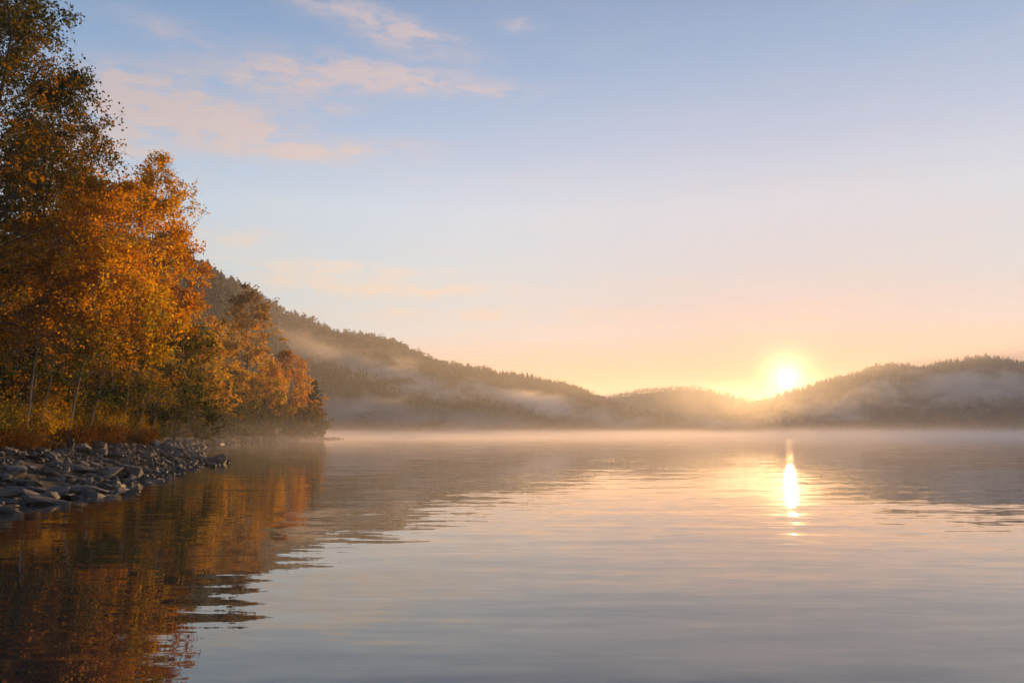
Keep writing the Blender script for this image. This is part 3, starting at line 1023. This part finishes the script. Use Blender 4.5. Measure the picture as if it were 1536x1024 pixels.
m, nt = material("haze_air")
out(nt, vol=nt.n("ShaderNodeVolumePrincipled", {"Color": (.93, .94, .98, 1), "Density": HAZE_D, "Anisotropy": .46}).outputs[0])
me = box("haze", (-3350, -950, -4), (3350, 3350, 142)); me.materials.append(m)
tag(link("haze", me), "thin warm morning haze filling the valley", "haze", kind="stuff")


def mist_mat(name, dens, scale, lo, hi, zfall=None, aniso=.25, step=1.0, color=(1, .93, .87), kind="ball", seed=0.0):
    m, nt = material(name)
    tc = nt.n("ShaderNodeTexCoord").outputs["Object"]
    pos = nt.n("ShaderNodeNewGeometry").outputs["Position"]
    v = nt.n("ShaderNodeMapping", {"Vector": pos, "Scale": scale, "Location": (seed, seed * .3, seed * .7)}).outputs[0]
    if kind == "ball":
        # torn edges: noise eats into the soft body of the bank
        r = nt.vm("LENGTH", tc, out=1)
        body = nt.mapr(r, 1.0, .1, 0, 1)
        nz = nt.m("SUBTRACT", nt.noise(v, 1.0, 5, .6, dist=.6), .5)
        d = nt.m("MULTIPLY_ADD", nz, 3.4, nt.m("SUBTRACT", body, .32))
        d = nt.m("MULTIPLY", nt.mapr(d, 0, .75, 0, 1, smooth=True), nt.m("MULTIPLY", nt.mapr(r, 1.0, .75, 0, 1), dens))
    else:
        nz = nt.mapr(nt.noise(v, 1.0, 4, .55, dist=.4), lo, hi, 0, 1, smooth=True)
        z = nt.n("ShaderNodeSeparateXYZ", {0: pos}).outputs[2]
        fall = nt.m("POWER", nt.mapr(z, 0, zfall, 1, 0), 2.2)
        y = nt.n("ShaderNodeSeparateXYZ", {0: pos}).outputs[1]
        fall = nt.m("MULTIPLY", fall, nt.mapr(y, 40, 330, 0, 1))
        d = nt.m("MULTIPLY", nt.m("MULTIPLY", nz, fall), dens)
    out(nt, vol=nt.n("ShaderNodeVolumePrincipled", {"Color": (*color, 1), "Density": d, "Anisotropy": aniso}).outputs[0])
    m.cycles.volume_step_rate = step
    return m


me = box("lake_mist", (-420, 20, .02), (900, 1350, 5))
me.materials.append(mist_mat("lake_mist", .026, (.012, .012, .2), .33, .70, zfall=5, kind="slab", step=.08, aniso=.25, color=(1, .92, .85)))
tag(link("lake_mist", me), "low mist lying on the far half of the lake", "mist", kind="stuff")


def bank_of_mist(px, py, Y, half, dens, tilt=0.0, seed=0.0, rz=0.0, label="mist", aniso=.25):
    bm = bmesh.new(); bmesh.ops.create_icosphere(bm, subdivisions=3, radius=1)
    me = bpy.data.meshes.new("mist_bank"); bm.to_mesh(me); bm.free()
    me.materials.append(mist_mat("hill_mist", dens * 1.5, (.015, .015, .034), .36, .66, step=.3, seed=seed, aniso=aniso))
    o = link("mist_bank", me)
    p = P(px, py, Y)
    o.location = p; o.scale = half
    o.rotation_euler = (0, tilt, rz)
    tag(o, label, "mist", kind="stuff")


bank_of_mist(505, 550, 740, (165, 80, 29), .017, .22, 3, -.2, "long veil of mist hanging on the left ridge")
bank_of_mist(440, 520, 640, (80, 60, 26), .005, .25, 7, -.2, "mist in the fold of the left ridge above the trees")
bank_of_mist(680, 590, 800, (165, 70, 26), .017, .16, 11, -.2, "mist drifting across the middle of the left ridge")
bank_of_mist(830, 616, 880, (125, 70, 19), .013, .10, 15, 0, "thin mist low on the end of the left ridge")
bank_of_mist(505, 612, 540, (65, 50, 24), .015, 0, 41, -.3, "mist rising from the water behind the point")
bank_of_mist(600, 628, 620, (150, 60, 14), .008, 0, 19, -.3, "mist along the foot of the left ridge")
bank_of_mist(1290, 600, 930, (120, 70, 34), .012, -.15, 23, 0, "mist patch halfway up the right hill")
bank_of_mist(1470, 584, 890, (120, 60, 34), .010, .1, 27, 0, "mist patch under the top of the right hill")
bank_of_mist(1100, 632, 1080, (140, 60, 16), .006, 0, 31, 0, "mist along the foot of the right hill")
bank_of_mist(1205, 612, 430, (120, 160, 20), .00018, 0, 35, 0, "faint added mist over the lake that makes the glow below the sun", aniso=.8)  # added, barely visible volume that scatters an orange glow before the right hill

# ------------------------------------------------------------------ sky and sun
world = bpy.data.worlds.new("World"); scene.world = world
world.use_nodes = True
nt = NT(world.node_tree)
d = nt.vm("NORMALIZE", nt.n("ShaderNodeTexCoord").outputs["Generated"])
sx, sy, sz = nt.n("ShaderNodeSeparateXYZ", {0: d}).outputs
zc = nt.m("MAXIMUM", sz, 0.0)
E = lambda py: max(0.0, float((lambda q: q[2] / np.linalg.norm(q))(ray(768, py))))
fac = nt.mapr(zc, 0, .6)
S6 = lambda py: E(py) / .6
GR = [(650, (.86, .42, .20)), (570, (.84, .50, .30)), (500, (.70, .82, .84)), (420, (.66, .86, .95)), (320, (.69, .85, 1.0)), (220, (.49, .67, .92)),
      (110, (.32, .53, .82)), (0, (.24, .42, .70))]
grad = nt.ramp(fac, [(S6(py), tuple(.8 * c for c in col)) for py, col in GR] + [(1.0, (.12, .19, .34))])
# a share of the physical sky for the dome overhead
nish = nt.n("ShaderNodeTexSky", sky_type="NISHITA", sun_disc=False)
nish.sun_elevation = SUN_EL; nish.sun_rotation = SUN_AZ
sky = nt.mix(1.0, grad, nt.n("ShaderNodeVectorMath", {0: nish.outputs[0], "Scale": .002}, operation="SCALE").outputs[0], "ADD")
# clouds, in bearing and height on the sky
az = nt.m("ARCTAN2", sx, sy)
el = nt.m("ARCSINE", sz)


def sky_uv(px, py):
    q = ray(px, py); q = q / np.linalg.norm(q)
    return math.atan2(q[0], q[1]), math.asin(q[2])


uvw = nt.n("ShaderNodeCombineXYZ", {0: az, 1: el, 2: 0.0}).outputs[0]
warp = nt.vm("SUBTRACT", nt.noise(nt.n("ShaderNodeMapping", {"Vector": uvw, "Scale": (9, 22, 1)}).outputs[0], 1.0, 4, .6, out=1), (.5, .5, .5))
uv2 = nt.vm("ADD", uvw, nt.vm("MULTIPLY", warp, (.09, .022, 0)))
CL = [(560, 32, 105, 18, .20, .75), (650, 52, 50, 7, .15, .4), (780, 38, 28, 7, .05, .35), (540, 112, 120, 15, .02, .95), (730, 130, 60, 8, .05, .5), (390, 122, 110, 13, -.03, .55),
      (340, 188, 95, 22, .12, 1.0), (230, 160, 80, 22, .1, .7), (165, 205, 70, 26, 0, .75), (470, 160, 60, 8, 0, .45), (480, 228, 110, 9, -.02, .75), (610, 214, 60, 6, 0, .25),
      (330, 356, 90, 13, 0, .6), (530, 404, 150, 9, .02, .65), (400, 414, 120, 13, .03, .55), (620, 432, 160, 7, 0, .45), (280, 60, 110, 16, .1, .3), (700, 470, 260, 7, 0, .4), (560, 440, 200, 6, 0, .35),
      (1350, 500, 240, 6, 0, .25), (980, 488, 240, 5, 0, .25), (200, 110, 60, 14, 0, .35), (100, 280, 90, 20, 0, .4)]
tot = None
for px, py, hw, hh, tl, amp in CL:
    u0, v0 = sky_uv(px, py)
    w, h = 1.15 * hw / FPX, 1.3 * hh / FPX
    du, dv = None, None
    q = nt.n("ShaderNodeMapping", {"Vector": uv2, "Location": (-u0 / w, -v0 / h, 0), "Scale": (1 / w, 1 / h, 1)}, vector_type="POINT")
    # shear along the streak
    xx, yy_, _ = nt.n("ShaderNodeSeparateXYZ", {0: q.outputs[0]}).outputs
    yy_ = nt.m("MULTIPLY_ADD", xx, tl * hw / hh, yy_)
    r2 = nt.m("MULTIPLY_ADD", yy_, yy_, nt.m("MULTIPLY", xx, xx))
    g = nt.m("MULTIPLY", nt.m("EXPONENT", nt.m("MULTIPLY", r2, -1.0)), amp)
    tot = g if tot is None else nt.m("ADD", tot, g)
tex = nt.noise(nt.n("ShaderNodeMapping", {"Vector": uv2, "Scale": (17, 52, 1), "Rotation": (0, 0, -.12)}).outputs[0], 1.0, 8, .66)
tex = nt.mapr(tex, .35, .65, .05, 1.35)
wisp = nt.noise(nt.n("ShaderNodeMapping", {"Vector": uv2, "Scale": (5, 30, 1)}).outputs[0], 1.0, 4, .55)
wisp = nt.m("MULTIPLY", nt.mapr(wisp, .5, .8, 0, .35), nt.mapr(el, .62, .1))
cov = nt.m("MINIMUM", nt.m("MULTIPLY_ADD", nt.m("MULTIPLY", tot, 1.5), tex, wisp), .92)
ccol = nt.ramp(fac, [(0.0, srgb(255, 205, 150)), (S6(520), srgb(254, 226, 190)), (S6(400), srgb(255, 240, 226)), (S6(200), srgb(240, 216, 212)), (S6(0), srgb(218, 206, 214)), (1, srgb(170, 175, 200))])
sky = nt.mix(cov, sky, nt.mix(1.0, ccol, (.78, .8, .82), "MULTIPLY"))
# aureole of the low sun
dt = nt.vm("DOT_PRODUCT", d, tuple(SUN_DIR), out=1)
ang = nt.m("ARCCOSINE", nt.m("MINIMUM", dt, 1.0))


def glow(width, col, power=2.0):
    g = nt.m("EXPONENT", nt.m("MULTIPLY", nt.m("POWER", nt.m("DIVIDE", ang, width), power), -1.0))
    return nt.n("ShaderNodeVectorMath", {0: tuple(col), "Scale": g}, operation="SCALE").outputs[0]


def add(a, b):
    return nt.mix(1.0, a, b, "ADD")


# the horizon round the sun is a deeper, dimmer orange; the sky away from it darker
band = nt.m("EXPONENT", nt.m("MULTIPLY", zc, -4.5))
wide = nt.m("MULTIPLY", nt.m("EXPONENT", nt.m("MULTIPLY", nt.m("POWER", nt.m("DIVIDE", ang, .40), 1.6), -1.0)), band)
sky = nt.mix(wide, sky, nt.mix(1.0, sky, (.22, .09, .34), "MULTIPLY"))
away = nt.mapr(ang, .35, 1.0, 0, 1, smooth=True)
sky = nt.mix(away, sky, nt.mix(1.0, sky, (.80, .86, .90), "MULTIPLY"))
sky = add(sky, glow(.0066, (40, 34, 20), 4))
sky = add(sky, glow(.017, (4.5, 3.0, 1.2), 1.5))
sky = add(sky, glow(.060, (.30, .13, .01), 1.3))
bg = nt.n("ShaderNodeBackground", {"Color": sky, "Strength": .55})
wo = nt.n("ShaderNodeOutputWorld", {0: bg.outputs[0]})
world.cycles.sampling_method = "MANUAL"
world.cycles.sample_map_resolution = 1024

sd = bpy.data.lights.new("sun", "SUN")
sd.energy = 5.0
sd.angle = math.radians(.53)
sd.color = (1.0, .56, .22)
so = bpy.data.objects.new("sun", sd); COL.objects.link(so)
so.rotation_euler = Vector(SUN_DIR).to_track_quat("Z", "Y").to_euler()
so.location = (200, 600, 250)

# ------------------------------------------------------------------ render settings
scene.view_settings.view_transform = "Standard"
scene.view_settings.look = "None"
scene.view_settings.exposure = 0.9
scene.view_settings.gamma = 1.0
cy = scene.cycles
cy.use_denoising = True
cy.use_adaptive_sampling = True
cy.adaptive_threshold = .015
cy.max_bounces = 7
cy.diffuse_bounces = 3
cy.glossy_bounces = 3
cy.transmission_bounces = 4
cy.volume_bounces = 2
cy.transparent_max_bounces = 8
cy.caustics_reflective = False
cy.caustics_refractive = False
cy.sample_clamp_indirect = 4.0
cy.volume_max_steps = 256
